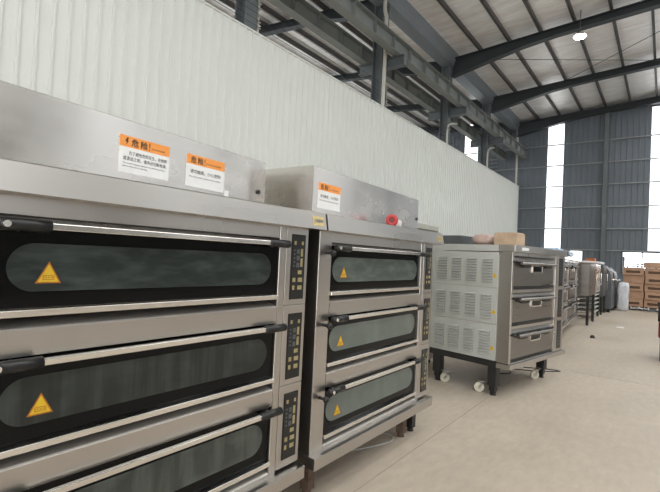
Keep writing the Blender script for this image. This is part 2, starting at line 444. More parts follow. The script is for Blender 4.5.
# columns, rafters, brackets
CX = [0.7, 6.05, 11.4, 16.5, 21.4]
colname = {6.05: 'nearest the camera, its foot hidden by the white wall', 11.4: 'beside the pale upright pipe',
           16.5: 'carrying the haunched rafter nearest in the main hall', 21.4: 'last before the slate far wall'}
rafname = {6.05: None, 11.4: None, 16.5: 'nearer of the two free-standing rafters over the main hall', 21.4: 'farther of the two free-standing rafters over the main hall'}
def rafter(x, right):
    mb = MB(); w = .13
    if right:
        top = lambda y: 9.42 + .06 * (6.8 - y)
        ysq = [(6.9, .72), (5.6, .52), (4.3, .34), (3.2, .27), (0, .27), (YR, .30)]
    else:
        top = lambda y: 9.42 + .10 * (y - 7.3)
        ysq = [(7.2, .66), (8.4, .42), (9.6, .27), (YL, .27)]
    for (ya, da), (yb, db) in zip(ysq, ysq[1:]):
        za, zb = top(ya), top(yb)
        mb.prism([(ya, za - da), (yb, zb - db), (yb, zb), (ya, za)], 'x', x - .008, x + .008)
        mb.prism([(ya, za - .02), (yb, zb - .02), (yb, zb), (ya, za)], 'x', x - w, x + w)
        mb.prism([(ya, za - da - .005), (yb, zb - db - .005), (yb, zb - db + .02), (ya, za - da + .02)], 'x', x - w, x + w)
    return mb
for x in CX + [XE - .35]:
    vis = x > 5
    lab = {6.05: 'dark steel rafter above the top left of the picture', 11.4: 'dark rafter meeting the column with the pale pipe',
           16.5: 'long dark haunched rafter crossing the main hall roof beside the bright lamp',
           21.4: 'dark haunched steel rafter crossing the main hall roof, farther one nearer the far wall',
           26.15: 'dark steel rafter lying along the top of the slate far wall'}.get(round(x, 2))
    if x != .7 and x != 6.05 and x != 11.4:
        o = rafter(x, True).build('roof_rafter', 'structural_dark'); tag(o, lab, 'rafter')
    if x > 11:
        o = rafter(x, False).build('roof_rafter', 'structural_dark')
        tag(o, {11.4: 'dark rafter behind the white wall, running left from the pale pipe column',
                16.5: 'dark rafter behind the white wall, running left from the second column',
                21.4: 'dark rafter behind the white wall, running left from the third column',
                26.15: 'dark rafter along the far wall behind the white partition'}[round(x, 2)], 'rafter')
for x in CX:
    if x < 1: continue
    mb = MB()
    mb.box(x - .16, x + .16, 6.96, 6.985, 0, 9.45); mb.box(x - .16, x + .16, 7.275, 7.30, 0, 9.45); mb.box(x - .01, x + .01, 6.985, 7.275, 0, 9.45)
    t = thing('steel_column', (0, 0, 0), 0, 'grey steel H column rising behind the white wall, ' + colname[x], 'column')
    mb.build('shaft', 'structural', t)
    mb = MB()
    zb = 7.42
    for a, b in ((6.25, 6.96), (7.30, 7.85)):
        mb.box(x - .11, x + .11, a, b, zb - .02, zb); mb.box(x - .11, x + .11, a, b, zb - .30, zb - .28); mb.box(x - .01, x + .01, a, b, zb - .28, zb - .02)
    mb.box(x - .11, x + .11, 6.24, 6.25, zb - .30, zb)
    mb.build('girder_bracket', 'structural', t)
    if x < 12:
        mb = MB(); mb.box(x + .17, x + .21, 6.945, 6.969, 5.6, 6.74); mb.box(x + .1605, x + .17, 6.945, 7.0, 5.6, 6.74); h = mb.build('wire_holder', 'zinc', t)
        for k in range(6):
            mb = MB(); mb.cyl((x + .155, 6.925, 5.98 + .13 * k), (x + .225, 6.925, 5.98 + .13 * k), .019, seg=10); mb.build('insulator', 'pvc', h)
for yc, lab in ((6.48, 'grey steel crane girder along the near side of the columns'), (7.62, 'grey steel crane girder running behind the columns over the white wall')):
    mb = MB(); x0, x1 = XN, XE - .15
    mb.box(x0, x1, yc - .13, yc + .13, 7.425, 7.443); mb.box(x0, x1, yc - .15, yc + .15, 7.85, 7.87); mb.box(x0, x1, yc - .006, yc + .006, 7.443, 7.85)
    x = x0 + .6
    while x < x1:
        mb.box(x, x + .012, yc - .12, yc + .12, 7.444, 7.849); x += 1.02
    t = thing('crane_girder', (0, 0, 0), 0, lab, 'girder')
    mb.build('beam', 'girder', t)
    mb = MB(); mb.box(x0, x1, yc - .03, yc + .03, 7.871, 7.93); mb.build('rail', 'structural', t)
# tie rods in the roof
for p, q, l in (((16.5, 6.7, 9.38), (20.9, -.4, 9.38), 'thin dark tie rod crossing the main hall roof level beneath the purlins'),
                ((21.4, 4.0, 9.52), (17.4, -.6, 9.52), 'thin slanting tie rod crossing the main hall roof bay')):
    mb = MB(); mb.cyl(p, q, .011, seg=8); tag(mb.build('tie_rod', 'structural_dark'), l, 'rod')
# pipe on the second column, conduit in the far corner
mb = MB(); mb.tube([(11.2, 6.83, 5.6), (11.2, 6.83, 8.4), (11.2, 6.86, 8.7), (11.2, 6.9, 8.9), (11.2, 6.9, 9.3)], .055, 12)
t = mb.build('drain_pipe', 'pvc'); tag(t, 'pale upright drain pipe fixed to the column above the white wall', 'pipe')
mb = MB(); mb.tube([(26.25, 6.9, 5.6), (26.25, 6.9, 9.3)], .06, 12)
tag(mb.build('drain_pipe', 'pvc'), 'pale upright pipe in the corner where the white wall meets the slate far wall', 'pipe')
for x, h, l in ((16.15, .9, 'bent pale pipe post above the white wall beside the nearer dark column'), (21.0, 1.0, 'bent pale pipe post above the white wall, farther one by the light strip')):
    mb = MB(); mb.tube([(x, 6.86, 5.6), (x, 6.86, 5.9 + h * .7), (x + .25, 6.86, 5.9 + h), (x + .9, 6.86, 5.95 + h * 1.15)], .035, 10)
    tag(mb.build('bent_pipe', 'pvc'), l, 'pipe')
# wires above the wall and their holders
for k in range(6):
    mb = MB(); z = 5.98 + .13 * k
    mb.cyl((3.2, 6.90, z), (26.15, 6.90, z), .006, seg=6)
    tag(mb.build('thin_wire', 'wire'), 'thin dark wire strung level above the white wall from column to column', 'wire', 'wires strung above the white wall')
# end-wall fittings in the left bay
mb = MB()
for k in range(7): mb.box(26.3, 26.34, 8.0, 9.2, 6.2 + .22 * k, 6.24 + .22 * k)
tag(mb.build('ladder_rail', 'girt'), 'row of thin pale rails on the dark end wall above the white wall', 'rails')

# lamp
t = thing('high_bay_lamp', (16.15, 2.42, 8.98), 0, 'bright round high bay lamp hanging under the roof', 'lamp')
mb = MB(); mb.cyl((0, 0, .02), (0, 0, .12), .20, .12, 24); mb.build('lamp_housing', 'housing_wh', t)
mb = MB(); mb.cyl((0, 0, -.01), (0, 0, .018), .17, seg=24); mb.build('diffuser', 'lamp', t)
mb = MB(); mb.cyl((0, 0, .12), (0, 0, zdeck(2.42) - 8.98 - .005), .012, seg=8); mb.build('hanging_rod', 'structural', t)

# ------------------------------------------------------------------ stickers
def danger_sticker(parent, x, z, y, w=.245, h=.155, bolt=True):
    """orange-headed danger label on a face looking to -Y at depth y"""
    mb = MB(); mb.box(x, x + w, y - .0008, y, z, z + h)
    s = mb.build('warning_sticker', 'white_label', parent, label='white sticker with an orange danger heading')
    mb = MB(); mb.box(x, x + w, y - .0013, y - .0009, z + h * .70, z + h); mb.build('header_band', 'orange', s)
    mb = MB(); yy = y - .0014
    zt, zb = z + h * .95, z + h * .74
    xx = x + w * .10
    if bolt:
        bw = w * .07
        mb.prism([(xx + bw * .5, zt), (xx, (zt + zb) / 2), (xx + bw * .5, (zt + zb) / 2), (xx + bw * .2, zb), (xx + bw, (zt + zb) / 2 + .004), (xx + bw * .6, (zt + zb) / 2 + .004), (xx + bw, zt)], 'y', yy - .0004, yy)
        xx += w * .12
    mb.merge(text_bm('危', xx, xx + w * .14, zb, zt, yy, bold=.022))
    mb.merge(text_bm('险', xx + w * .18, xx + w * .32, zb, zt, yy, bold=.022))
    mb.merge(text_bm('!', xx + w * .345, xx + w * .365, zb, zt, yy))
    mb.merge(text_bm('DANGER', xx + w * .40, x + w * .90, z + h * .785, z + h * .83, yy))
    mb.build('heading_text', 'ink', s)
    mb = MB(); yy = y - .0010
    if bolt:
        mb.merge(text_bm('为了避免危险发生，在检修', x + w * .18, x + w * .95, z + h * .49, z + h * .60, yy))
        mb.merge(text_bm('或清洁之前，请务必切断电源。', x + w * .08, x + w * .95, z + h * .34, z + h * .45, yy))
        mb.merge(text_bm('To avoid danger, please cut off the power', x + w * .08, x + w * .92, z + h * .24, z + h * .285, yy))
        mb.merge(text_bm('before service or cleaning', x + w * .08, x + w * .55, z + h * .16, z + h * .205, yy))
    else:
        mb.merge(text_bm('请勿触摸，小心烫伤!', x + w * .10, x + w * .90, z + h * .42, z + h * .55, yy))
        mb.merge(text_bm('Do not touch, caution hot surface', x + w * .08, x + w * .90, z + h * .29, z + h * .345, yy))
    mb.build('body_text', 'ink', s)
    return s

def hot_triangle(parent, x, z, y, w=.074, h=.068):
    mb = MB(); e = .004
    mb.prism([(x, z), (x + w, z), (x + w / 2, z + h)], 'y', y - .0006, y, 1)
    mb.prism([(x + e * 1.7, z + e), (x + w - e * 1.7, z + e), (x + w / 2, z + h - e * 2)], 'y', y - .0010, y - .0007, 0)
    # box and wavy heat marks printed on the triangle
    zc = z + h * .16
    for a, b, c, d in ((.28, .72, 0, .03), (.28, .72, .17, .20), (.28, .31, 0, .2), (.69, .72, 0, .2)):
        mb.box(x + w * a, x + w * b, y - .0014, y - .0011, zc + h * c, zc + h * d, 1)
    for k in range(3): mb.box(x + w * (.36 + .12 * k), x + w * (.42 + .12 * k), y - .0014, y - .0011, zc + h * .08, zc + h * .13, 1)
    return mb.build('warning_triangle', ['yellow', 'orange_ink'], parent, label='yellow warning triangle')

# ------------------------------------------------------------------ castors and legs
def castor(parent, x, y, ang=0.0, r=.042, htop=.225, z0=0.0, arm=None):
    zr = r + z0
    ca, sa = math.cos(ang), math.sin(ang)
    mb = MB(); off = .03
    wx, wy = x + ca * off, y + sa * off
    mb.box(x - .045, x + .045, y - .04, y + .04, htop - .006, htop)
    if arm: mb.box(min(x, arm[0]) - .02, max(x, arm[0]) + .02, min(y, arm[1]) - .02, max(y, arm[1]) + .02, htop - .0065, htop - .0005)
    mb.cyl((x, y, htop - .03), (x, y, htop - .006), .028, seg=14)
    for s in (-1, 1):
        px, py = -sa * .024 * s, ca * .024 * s
        mb.cyl((x + px, y + py, htop - .03), (wx + px, wy + py, zr), .011, seg=8)
        mb.cyl((wx + px * .9, wy + py * .9, zr), (wx + px * 1.25, wy + py * 1.25, zr), .017, seg=10)
    c = mb.build('castor', 'zinc', parent)
    mb = MB()
    mb.cyl((wx + sa * .017, wy - ca * .017, zr), (wx - sa * .017, wy + ca * .017, zr), r, seg=24)
    mb.cyl((wx + sa * .019, wy - ca * .019, zr), (wx - sa * .019, wy + ca * .019, zr), r * .55, seg=18)
    mb.build('wheel', 'castor', c)

# ------------------------------------------------------------------ three deck glass door oven
ZT = (1.46, 1.05, .64)
def pill(x0, x1, z0, z1, n=12, rr=None):
    r = (z1 - z0) / 2 if rr is None else rr
    pts = []
    for cx, cz, a0 in ((x1 - r, z1 - r, 0), (x0 + r, z1 - r, PI / 2), (x0 + r, z0 + r, PI), (x1 - r, z0 + r, 1.5 * PI)):
        for i in range(n + 1):
            a = a0 + PI / 2 * i / n; pts.append((cx + r * math.cos(a), cz + r * math.sin(a)))
    out = []
    for p in pts:
        if not out or (abs(p[0] - out[-1][0]) + abs(p[1] - out[-1][1])) > 1e-5: out.append(p)
    return out

def glass_oven(x, y, label, plate, leftleg='black_metal', panes=('pane_a', 'pane_b', 'pane_c')):
    t = thing('deck_oven', (x, y, 0), 0, label, 'oven')
    W = 1.50
    mb = MB()
    mb.box(0, W, .11, 1.0, .231, 1.60)
    mb.box(0, .115, 0, .11, .231, 1.56, bev=.003)
    mb.box(1.285, 1.33, 0, .11, .231, 1.56, bev=.003)
    mb.box(1.332, W, -.001, .11, 1.136, 1.56, bev=.002); mb.box(1.332, W, -.001, .11, .726, 1.134, bev=.002); mb.box(1.332, W, -.001, .11, .306, .724, bev=.002)
    mb.box(.116, 1.284, .004, .11, 1.475, 1.56, bev=.002)
    mb.build('body', 'steel_v', t)
    mb = MB()
    mb.prism([(-.058, 1.538), (.0, 1.535), (1.0, 1.535), (1.0, 1.63), (-.036, 1.63), (-.042, 1.626)], 'x', 0, 1.585)
    cn = mb.build('canopy', 'steel', t)
    mb = MB(); px = 1.585 - .115
    # the maker's plate with raised illegible marks
    mb.prism([(-.0565, 1.556), (-.0480, 1.606), (-.040, 1.606), (-.046, 1.556)], 'x', px, px + .095)
    pl = mb.build('name_plate', plate, cn)
    mb = MB(); rnd = random.Random(3)
    for k in range(7): mb.box(px + .010 + k * .011, px + .017 + k * .011, -.0560, -.0490, 1.571 + rnd.uniform(0, .004), 1.592 - rnd.uniform(0, .004))
    mb.build('plate_relief', 'zinc' if plate == 'gold' else 'gold', pl)
    for i, zt in enumerate(ZT):
        # door
        d = MB(); d.prism(pill(.117, 1.283, zt - .265, zt, 4, .006), 'y', .014, .06)
        d = d.build('oven_door', 'black_glass', t)
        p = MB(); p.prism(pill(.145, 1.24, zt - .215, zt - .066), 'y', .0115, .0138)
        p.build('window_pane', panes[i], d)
        b = MB(); b.box(.20, 1.22, -.052, -.034, zt - .024, zt - .003, bev=.003)
        b.build('handle_bar', 'chrome', d)
        for a, c, e in ((.105, .235, .118), (1.175, 1.30, 1.283)):
            g = MB(); g.cyl((a, -.043, zt - .014), (c, -.043, zt - .014), .019, seg=18)
            g.sphere((a, -.043, zt - .014), .019, (.5, 1, 1)); g.sphere((c, -.043, zt - .014), .019, (.35, 1, 1))
            g.cyl(((a + c) / 2, -.043, zt - .016), ((a + c) / 2, .014, zt - .020), .014, seg=12)
            g.build('handle_grip', 'black_plastic', d)
        e = MB(); e.cyl((1.302, -.043, zt - .014), (1.310, -.043, zt - .014), .013, seg=14); e.build('handle_cap', 'chrome', d)
        e = MB(); e.cyl((.12, -.064, zt - .014), (.12, -.060, zt - .014), .010, seg=12)
        e.build('handle_cap', 'chrome', d)
        b = MB(); b.box(.118, 1.282, -.012, .03, zt - .289, zt - .267, bev=.003); b.build('trim_bar', 'chrome', d)
        hot_triangle(d, .222, zt - .190, .0114)
        # recess and lower sill of the deck
        s = MB(); s.prism([(0, zt - .409), (0, zt - .330), (.006, zt - .325), (.095, zt - .310), (.095, zt - .409)], 'x', .117, 1.283)
        s = s.build('deck_sill', 'steel', t)
        s2 = MB(); s2.prism([(.001, zt - .3285), (.006, zt - .3245), (.095, zt - .296), (.095, zt - .3095)], 'x', .118, 1.282); s2.build('sill_lip', 'lip', s)
        # control panel
        c = MB(); c.box(1.370, 1.475, -.004, -.0012, zt - .295, zt + .042)
        c = c.build('control_panel', 'black_plastic', t)
        k = MB(); z0 = zt - .295; H = .337
        k.box(1.374, 1.471, -.0046, -.0041, z0 + .004, z0 + H - .004, 1)
        for (u, v, w, h) in ((.16, .84, .14, .055), (.70, .84, .14, .055), (.66, .66, .16, .12), (.66, .50, .16, .13), (.50, .385, .28, .06),
                             (.14, .265, .20, .065), (.52, .265, .32, .065), (.14, .145, .16, .065), (.52, .145, .30, .065)):
            k.box(1.370 + .105 * u, 1.370 + .105 * (u + w), -.0052, -.0042, z0 + H * v, z0 + H * (v + h))
        k.build('keypad', ['key', 'black_plastic'], c); k = MB()
        for v in (.50, .56, .62, .68, .74): k.box(1.370 + .105 * .14, 1.370 + .105 * .26, -.0052, -.0047, z0 + H * v, z0 + H * (v + .025))
        for v in (.49, .60, .70): k.box(1.370 + .105 * .36, 1.370 + .105 * .58, -.0052, -.0047, z0 + H * v, z0 + H * (v + .07))
        k.build('indicator_lights', 'grey_machine', c)
        # damper knob on the left stile
        n = MB(); n.cyl((.07, 0, zt - .045), (.07, -.036, zt - .045), .009, seg=10); n.sphere((.07, -.044, zt - .045), .019)
        n.build('damper_knob', 'black_plastic', t)
    mb = MB(); mb.box(-.012, 1.505, -.05, .11, .225, .292, bev=.004); mb.box(-.005, 1.495, .112, .99, .205, .23); mb.build('base_ledge', 'steel', t)
    for (lx, ly, mt) in ((.13, .11, leftleg), (1.27, .10, 'rust'), (1.43, .10, 'black_metal'), (.06, .90, 'black_metal'), (1.42, .90, 'black_metal')):
        mb = MB(); mb.box(lx - .03, lx + .03, ly - .03, ly + .03, .03, .204); mb.cyl((lx, ly, 0), (lx, ly, .03), .028, .022, 14)
        mb.build('leg', mt, t)
    for (lx, ly) in ((.20, .20), (.20, .85), (1.28, .85)): castor(t, lx, ly, .8, htop=.203)
    return t

OY = 1.53
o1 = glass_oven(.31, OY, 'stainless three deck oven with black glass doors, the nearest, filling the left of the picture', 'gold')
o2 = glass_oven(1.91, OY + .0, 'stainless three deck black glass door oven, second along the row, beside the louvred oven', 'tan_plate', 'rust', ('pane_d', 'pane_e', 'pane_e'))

def housing(x, y, L, rot, label, stickers, holes, D=.72):
    t = thing('oven_top_housing', (x, y, 1.6305), rot, label, 'housing')
    h = 1.93 - 1.6305
    mb = MB(); mb.prism([(0, 0), (D, 0), (D, h - .004), (D - .01, h), (.012, h), (0, h - .006)], 'x', 0, L)
    b = mb.build('cover', 'steel_hood', t)
    for (u, z, bolt) in stickers: danger_sticker(t, u, z - 1.6305, 0.0, bolt=bolt)
    for (u, z) in holes:
        mb = MB(); mb.cyl((u, .002, z - 1.6305), (u, -.008, z - 1.6305), .013, seg=14); mb.build('rubber_plug', 'black_plastic', t)
    return t
r5 = math.radians(5); L1 = 1.56
hx, hy = 1.805 - L1 * math.cos(r5), 1.88 - L1 * math.sin(r5)
h1 = housing(hx, hy, L1, r5, 'long stainless cover box with two danger stickers, lying on the nearest oven',
             [(L1 - .913, 1.705, True), (L1 - .570, 1.702, False)], [(L1 - .056, 1.745)])
mb = MB(); mb.box(L1 - .318, L1 - .287, -.0008, 0, .055, .085); mb.build('white_tag', 'white_label', h1)
h2 = housing(1.985, 1.66, 1.555, math.radians(3), 'stainless cover box with one danger sticker, lying on the second oven', [(.05, 1.684, False)], [(1.525, 1.758)])

# red tape reel on the second canopy
t = thing('tape_reel', (2.765, 1.565, 1.6305), math.radians(-61), 'small red and pink reel lying on the second oven top by the cover box', 'reel')
mb = MB(); mb.torus((0, 0, .044), .030, .014, 'y', 22, 8)
for v in mb.bm.verts: v.co.z = max(0, v.co.z - .0)
mb.build('rim', 'red', t)
mb = MB(); mb.cyl((0, -.006, .044), (0, .006, .044), .018, seg=18); mb.build('hub', 'red_dark', t)
mb = MB(); mb.blob(.03, .07, .005, .045, 0, .05, .004, cuts=3); mb.build('wrapping', 'pink_film', t)

# cable loop under the second oven
mb = MB(); mb.tube([(2.50, 1.95, .007), (2.68, 1.77, .007), (2.86, 1.68, .007), (3.02, 1.63, .007), (3.11, 1.67, .007), (3.10, 1.78, .007), (2.98, 1.92, .007)], .0065, 8)
tag(mb.build('power_cable', 'cable_grey'), 'grey cable loop lying on the floor under the second oven', 'cable')

# beige cabinet standing behind the second oven
t = thing('steel_cabinet', (4.90, 2.50, 0), 0, 'beige cabinet top showing between the second oven and the louvred oven', 'cabinet')
mb = MB(); mb.box(0, .88, 0, .55, .06, 1.80, bev=.006); mb.build('cabinet_body', 'beige_paint', t)
mb = MB(); mb.box(-.01, .80, -.015, .56, 1.801, 1.865, bev=.004); mb.build('lid', 'beige_paint', t)
for a in (.06, .82):
    for b in (.06, .49):
        mb = MB(); mb.cyl((a, b, 0), (a, b, .06), .025, seg=10); mb.build('foot', 'black_plastic', t)

# ------------------------------------------------------------------ three deck steel door oven with louvred side
def steel_oven(x, y, rot, label, side='grey_paint', detail=True, W=1.58, size=1.0):
    lift = 1.40 * (1 - size); t = thing('deck_oven', (x, y, lift), rot, label, 'oven', None)
    t.scale = (size,) * 3; dr = -lift / size
    D = 1.06
    mb = MB()
    mb.box(.02, W, .17, D, .30, 1.53)                                   # core
    mb.box(.02, .065, .03, .17, .29, 1.54, bev=.003)                    # left stile
    mb.box(1.275, 1.35, .03, .17, .29, 1.54, bev=.003)
    mb.box(1.352, W, .03, .17, .29, 1.54, bev=.003)
    mb.box(.066, 1.274, .034, .17, 1.50, 1.54)
    mb.build('body', 'steel_v', t)
    mb = MB(); mb.box(.01, W + .05, .0, .185, 1.5405, 1.62, bev=.004); mb.box(.011, W + .049, .186, D + .01, 1.5405, 1.619)
    mb.build('canopy', 'steel', t)
    mb = MB(); mb.box(.009, .0105, .19, D, 1.545, 1.615); mb.build('canopy_side', side, t)
    if detail:
        mb = MB(); mb.box(.18, .36, -.002, -.0005, 1.565, 1.598); mb.build('name_plate', 'white_label', t)
        mb = MB(); mb.box(W - .02, W + .03, -.002, -.0005, 1.56, 1.60); mb.build('round_badge', 'grey_machine', t)
    mb = MB(); mb.box(0, W + .03, 0, .165, .235, .285, bev=.004); mb.build('base_ledge', 'steel', t)
    mb = MB(); mb.box(.02, W, .17, D, .225, .298); mb.build('stand_frame', 'black_metal', t)
    for i in range(3):
        zt = 1.49 - .41 * i; zb = zt - .385
        d = MB(); d.prism([(.045, zb + .05), (.045, zt - .045), (.065, zt), (.16, zt), (.16, zb + .05)], 'x', .068, 1.272)
        d = d.build('oven_door', 'steel_dark', t)
        # dark slot under each door
        s = MB(); s.box(.075, 1.265, .060, .16, zb + .012, zb + .044); s.build('vent_slot', 'black_metal', d)
        s = MB(); s.box(.068, 1.272, .036, .16, zb - .024, zb + .010); s.build('deck_sill', 'steel', d)
        # handle: sloped bar on two dark brackets
        zh = zt - .075
        h = MB(); h.prism([(-.020, zh - .012), (-.032, zh + .006), (-.020, zh + .020), (.0, zh + .018), (.0, zh - .006)], 'x', .16, 1.16)
        h.build('handle_bar', 'steel_dark', d)
        for a, b, c, e in ((.13, .28, .53, .42), (.80, .92, 1.18, 1.05)):
            h = MB(); h.prism([(a, zh + .022), (c, zh + .022), (e, zh - .045), (b, zh - .045)], 'y', .004, .044)
            h.build('handle_bracket', 'black_plastic', d)
        w = MB(); wz0, wz1 = zt - .178, zt - .092
        for a, b, c, e in ((.58, .88, wz0, wz0 + .014), (.58, .88, wz1 - .010, wz1), (.58, .592, wz0, wz1), (.868, .88, wz0, wz1)):
            w.box(a, b, .034, .0445, c, e)
        w.build('window_frame', 'chrome', d)
        w = MB(); w.box(.592, .868, .040, .0445, wz0 + .014, wz1 - .010); w.build('window_pane', 'black_glass', d)
        n = MB(); n.cyl((.045, .03, zt - .06), (.045, -.005, zt - .06), .010, seg=10); n.sphere((.045, -.010, zt - .06), .016); n.build('damper_knob', 'black_plastic', t)
        c = MB(); c.box(1.385, 1.515, .026, .0295, zt - .345, zt + .02); c = c.build('control_panel', 'black_plastic', t)
        if detail:
            k = MB(); k.box(1.395, 1.505, .0254, .0259, zt - .33, zt + .005, 1)
            for q in range(7): k.box(1.405, 1.435, .0248, .0253, zt - .30 + q * .042, zt - .285 + q * .042); k.box(1.465, 1.495, .0248, .0253, zt - .30 + q * .042, zt - .285 + q * .042)
            k.build('keypad', ['grey_machine', 'black_plastic'], c)
        # louvred side panel
        p = MB(); pz0, pz1 = .302 + .412 * i, .302 + .412 * (i + 1) - .006
        p.box(.004, .0195, .182, D, pz0, pz1, bev=.002)
        p = p.build('side_panel', side, t)
        if detail:
            for cc in range(4):
                yc = .25 + cc * .200
                l = MB()
                for q in range(9):
                    z = pz0 + .062 + q * .032
                    l.prism([(.0038, z + .014), (-.010, z + .010), (-.020, z + .001), (-.019, z - .001), (.0038, z + .008)], 'y', yc, yc + .13)
                    l.box(.0032, .0039, yc + .002, yc + .128, z - .005, z + .006, 1)  # dark strip below the slat, shade of the opening put into the colour
                l.build('louvre_bank', [side, 'recess'], p)
            # yellow triangle near the front edge
            s = MB(); zc = pz0 + .115; yb = .192
            s.prism([(yb, zc), (yb + .06, zc), (yb + .03, zc + .055)], 'x', .0025, .0038, 0)
            s.box(.0018, .0024, yb + .026, yb + .034, zc + .012, zc + .032, 1)
            s.build('warning_triangle', ['yellow', 'orange_ink'], p, label='yellow warning triangle')
    for (lx, ly) in ((.09, .23), (1.44, .23), (.09, .97), (1.44, .97)):
        mb = MB(); mb.box(lx - .05, lx + .05, ly - .05, ly + .05, .11 + dr, .2245); mb.box(lx - .035, lx + .035, ly - .035, ly + .035, .05 + dr, .11 + dr); mb.box(lx - .025, lx + .025, ly - .025, ly + .025, .015 + dr, .05 + dr)
        mb.cyl((lx, ly, dr), (lx, ly, .015 + dr), .038, .03, 16)
        mb.build('leg', 'black_metal', t)
    for (lx, ly, a, arm) in ((.09, .37, 2.2, (.09, .281)), (1.29, .23, 2.6, (1.389, .23)), (.09, .83, 2.0, (.09, .919)), (1.44, .83, 1.0, (1.44, .919))):
        castor(t, lx, ly, a, r=.056, htop=.138 + dr, z0=dr, arm=arm)
    return t
steel_oven(4.745, 1.232, math.radians(-10), 'three deck steel oven with a grey louvred side and yellow triangles, standing on black legs', size=.93)
steel_oven(7.15, 1.36, math.radians(2), 'three deck steel oven directly beyond the louvred grey oven', detail=False)
steel_oven(8.85, 1.47, math.radians(3), 'three deck steel oven under the blue plastic bags, second beyond the louvred oven', detail=False)
steel_oven(10.55, 1.58, math.radians(2), 'three deck steel oven next to the black legged stand, third beyond the louvred oven', detail=False)

# things lying on the louvred oven
def on_top(u, v):
    a = math.radians(-10); return (4.745 + u * math.cos(a) - v * math.sin(a), 1.232 + u * math.sin(a) + v * math.cos(a), 1.6051)
t = thing('metal_tray', on_top(.06, .66), math.radians(-10), 'dark shallow metal tray lying at the back of the louvred oven top', 'tray')
mb = MB(); mb.box(0, .40, 0, .32, 0, .012); mb.build('tray_base', 'grey_machine', t)
mb = MB()
mb.box(0, .40, 0, .012, .0125, .10); mb.box(0, .40, .308, .32, .0125, .10); mb.box(0, .012, .013, .307, .0125, .10); mb.box(.388, .40, .013, .307, .0125, .10)
mb.build('tray_rim', 'grey_machine', t)
mb = MB(); mb.blob(0, .22, 0, .24, 0, .12, .010, seed=4)
tag(mb.build('plastic_bag', 'bag', loc=on_top(.10, .33), rotz=math.radians(-10)), 'crumpled pinkish bag on the louvred oven, between the dark tray and the pale wooden block', 'bag')
t = thing('wooden_block', on_top(.10, .03), math.radians(-10), 'pale wooden block standing on the front corner of the louvred oven', 'block')
mb = MB(); mb.box(0, .20, 0, .25, 0, .125, bev=.004); mb.build('block', 'wood', t)
mb = MB(); mb.box(.0, .19, .01, .24, .1255, .134); mb.build('cover_board', 'tape', t)

# cables on the floor by the louvred oven
mb = MB(); mb.tube([(5.75, 1.75, .007), (5.95, 1.55, .007), (6.2, 1.6, .007), (6.35, 1.35, .007), (6.50, 1.17, .007), (6.62, 1.08, .007), (6.60, 1.26, .007), (6.45, 1.5, .007)], .007, 8)
tag(mb.build('power_cable', 'wire'), 'thin dark cable trailing on the floor by the louvred oven', 'cable')

# films and boxes on the far ovens
mb = MB(); mb.blob(0, .55, 0, .45, 0, .13, .03, seed=2)
tag(mb.build('plastic_bag', 'blue_film', loc=(9.0, 1.55, 1.6205)), 'pale blue plastic bag lying on the oven row, the nearer of two', 'bag')
mb = MB(); mb.blob(0, .9, 0, .5, 0, .16, .03, seed=5)
tag(mb.build('plastic_bag', 'blue_film', loc=(10.75, 1.68, 1.6205)), 'pale blue plastic bag lying on the oven row, the farther of two', 'bag')

# ------------------------------------------------------------------ machines on black stands
def stand_machine(x, y, w, d, zb, zt, label, skin, slats=True, film=None):
    t = thing('tray_cabinet', (x, y, 0), 0, label, 'cabinet')
    mb = MB(); mb.box(0, w, 0, d, zb, zt, bev=.008); b = mb.build('cabinet_body', skin, t)
    mb = MB(); mb.box(.03, w - .03, -.012, -.0005, zb + .04, zt - .06, bev=.004); mb.build('front_panel', skin, t)
    mb = MB(); mb.cyl((w - .08, -.04, zb + .2), (w - .08, -.04, zt - .25), .010, seg=8)
    for z in (zb + .22, zt - .27): mb.cyl((w - .08, -.04, z), (w - .08, -.01, z), .008, seg=8)
    mb.build('door_handle', 'chrome', t)
    for a in (.03, w - .03):
        for c in (.03, d - .03):
            mb = MB(); mb.box(a - .03, a + .03, c - .03, c + .03, .04, zb - .0005); mb.cyl((a, c, 0), (a, c, .04), .03, seg=12); mb.build('leg', 'black_metal', t)
    if slats:
        for k in range(5):
            z = .18 + (zb - .25) * k / 4
            mb = MB(); mb.box(.062, w - .062, .0, d - .0, z, z + .022); mb.build('shelf', 'pvc' if k % 1 == 0 else 'zinc', t)
    if film:
        mb = MB(); mb.blob(-.02, w + .02, -.02, d + .02, zt + .0005, zt + .09, .015, seed=9); mb.build('top_sheet', film, t)
    return t
stand_machine(12.45, 1.46, 1.1, .9, .72, 1.50, 'dull stainless cabinet on a tall black stand, first beyond the ovens', 'steel_dark', False)
stand_machine(14.05, 1.52, 1.15, .9, .72, 1.52, 'shiny stainless cabinet over pale shelves, topped with a pale pink sheet', 'chrome', True, 'pink_film')
stand_machine(15.75, 1.50, .9, .9, .55, 1.50, 'dark cabinet beside the shiny one with the pale pink sheet', 'grey_machine', False)
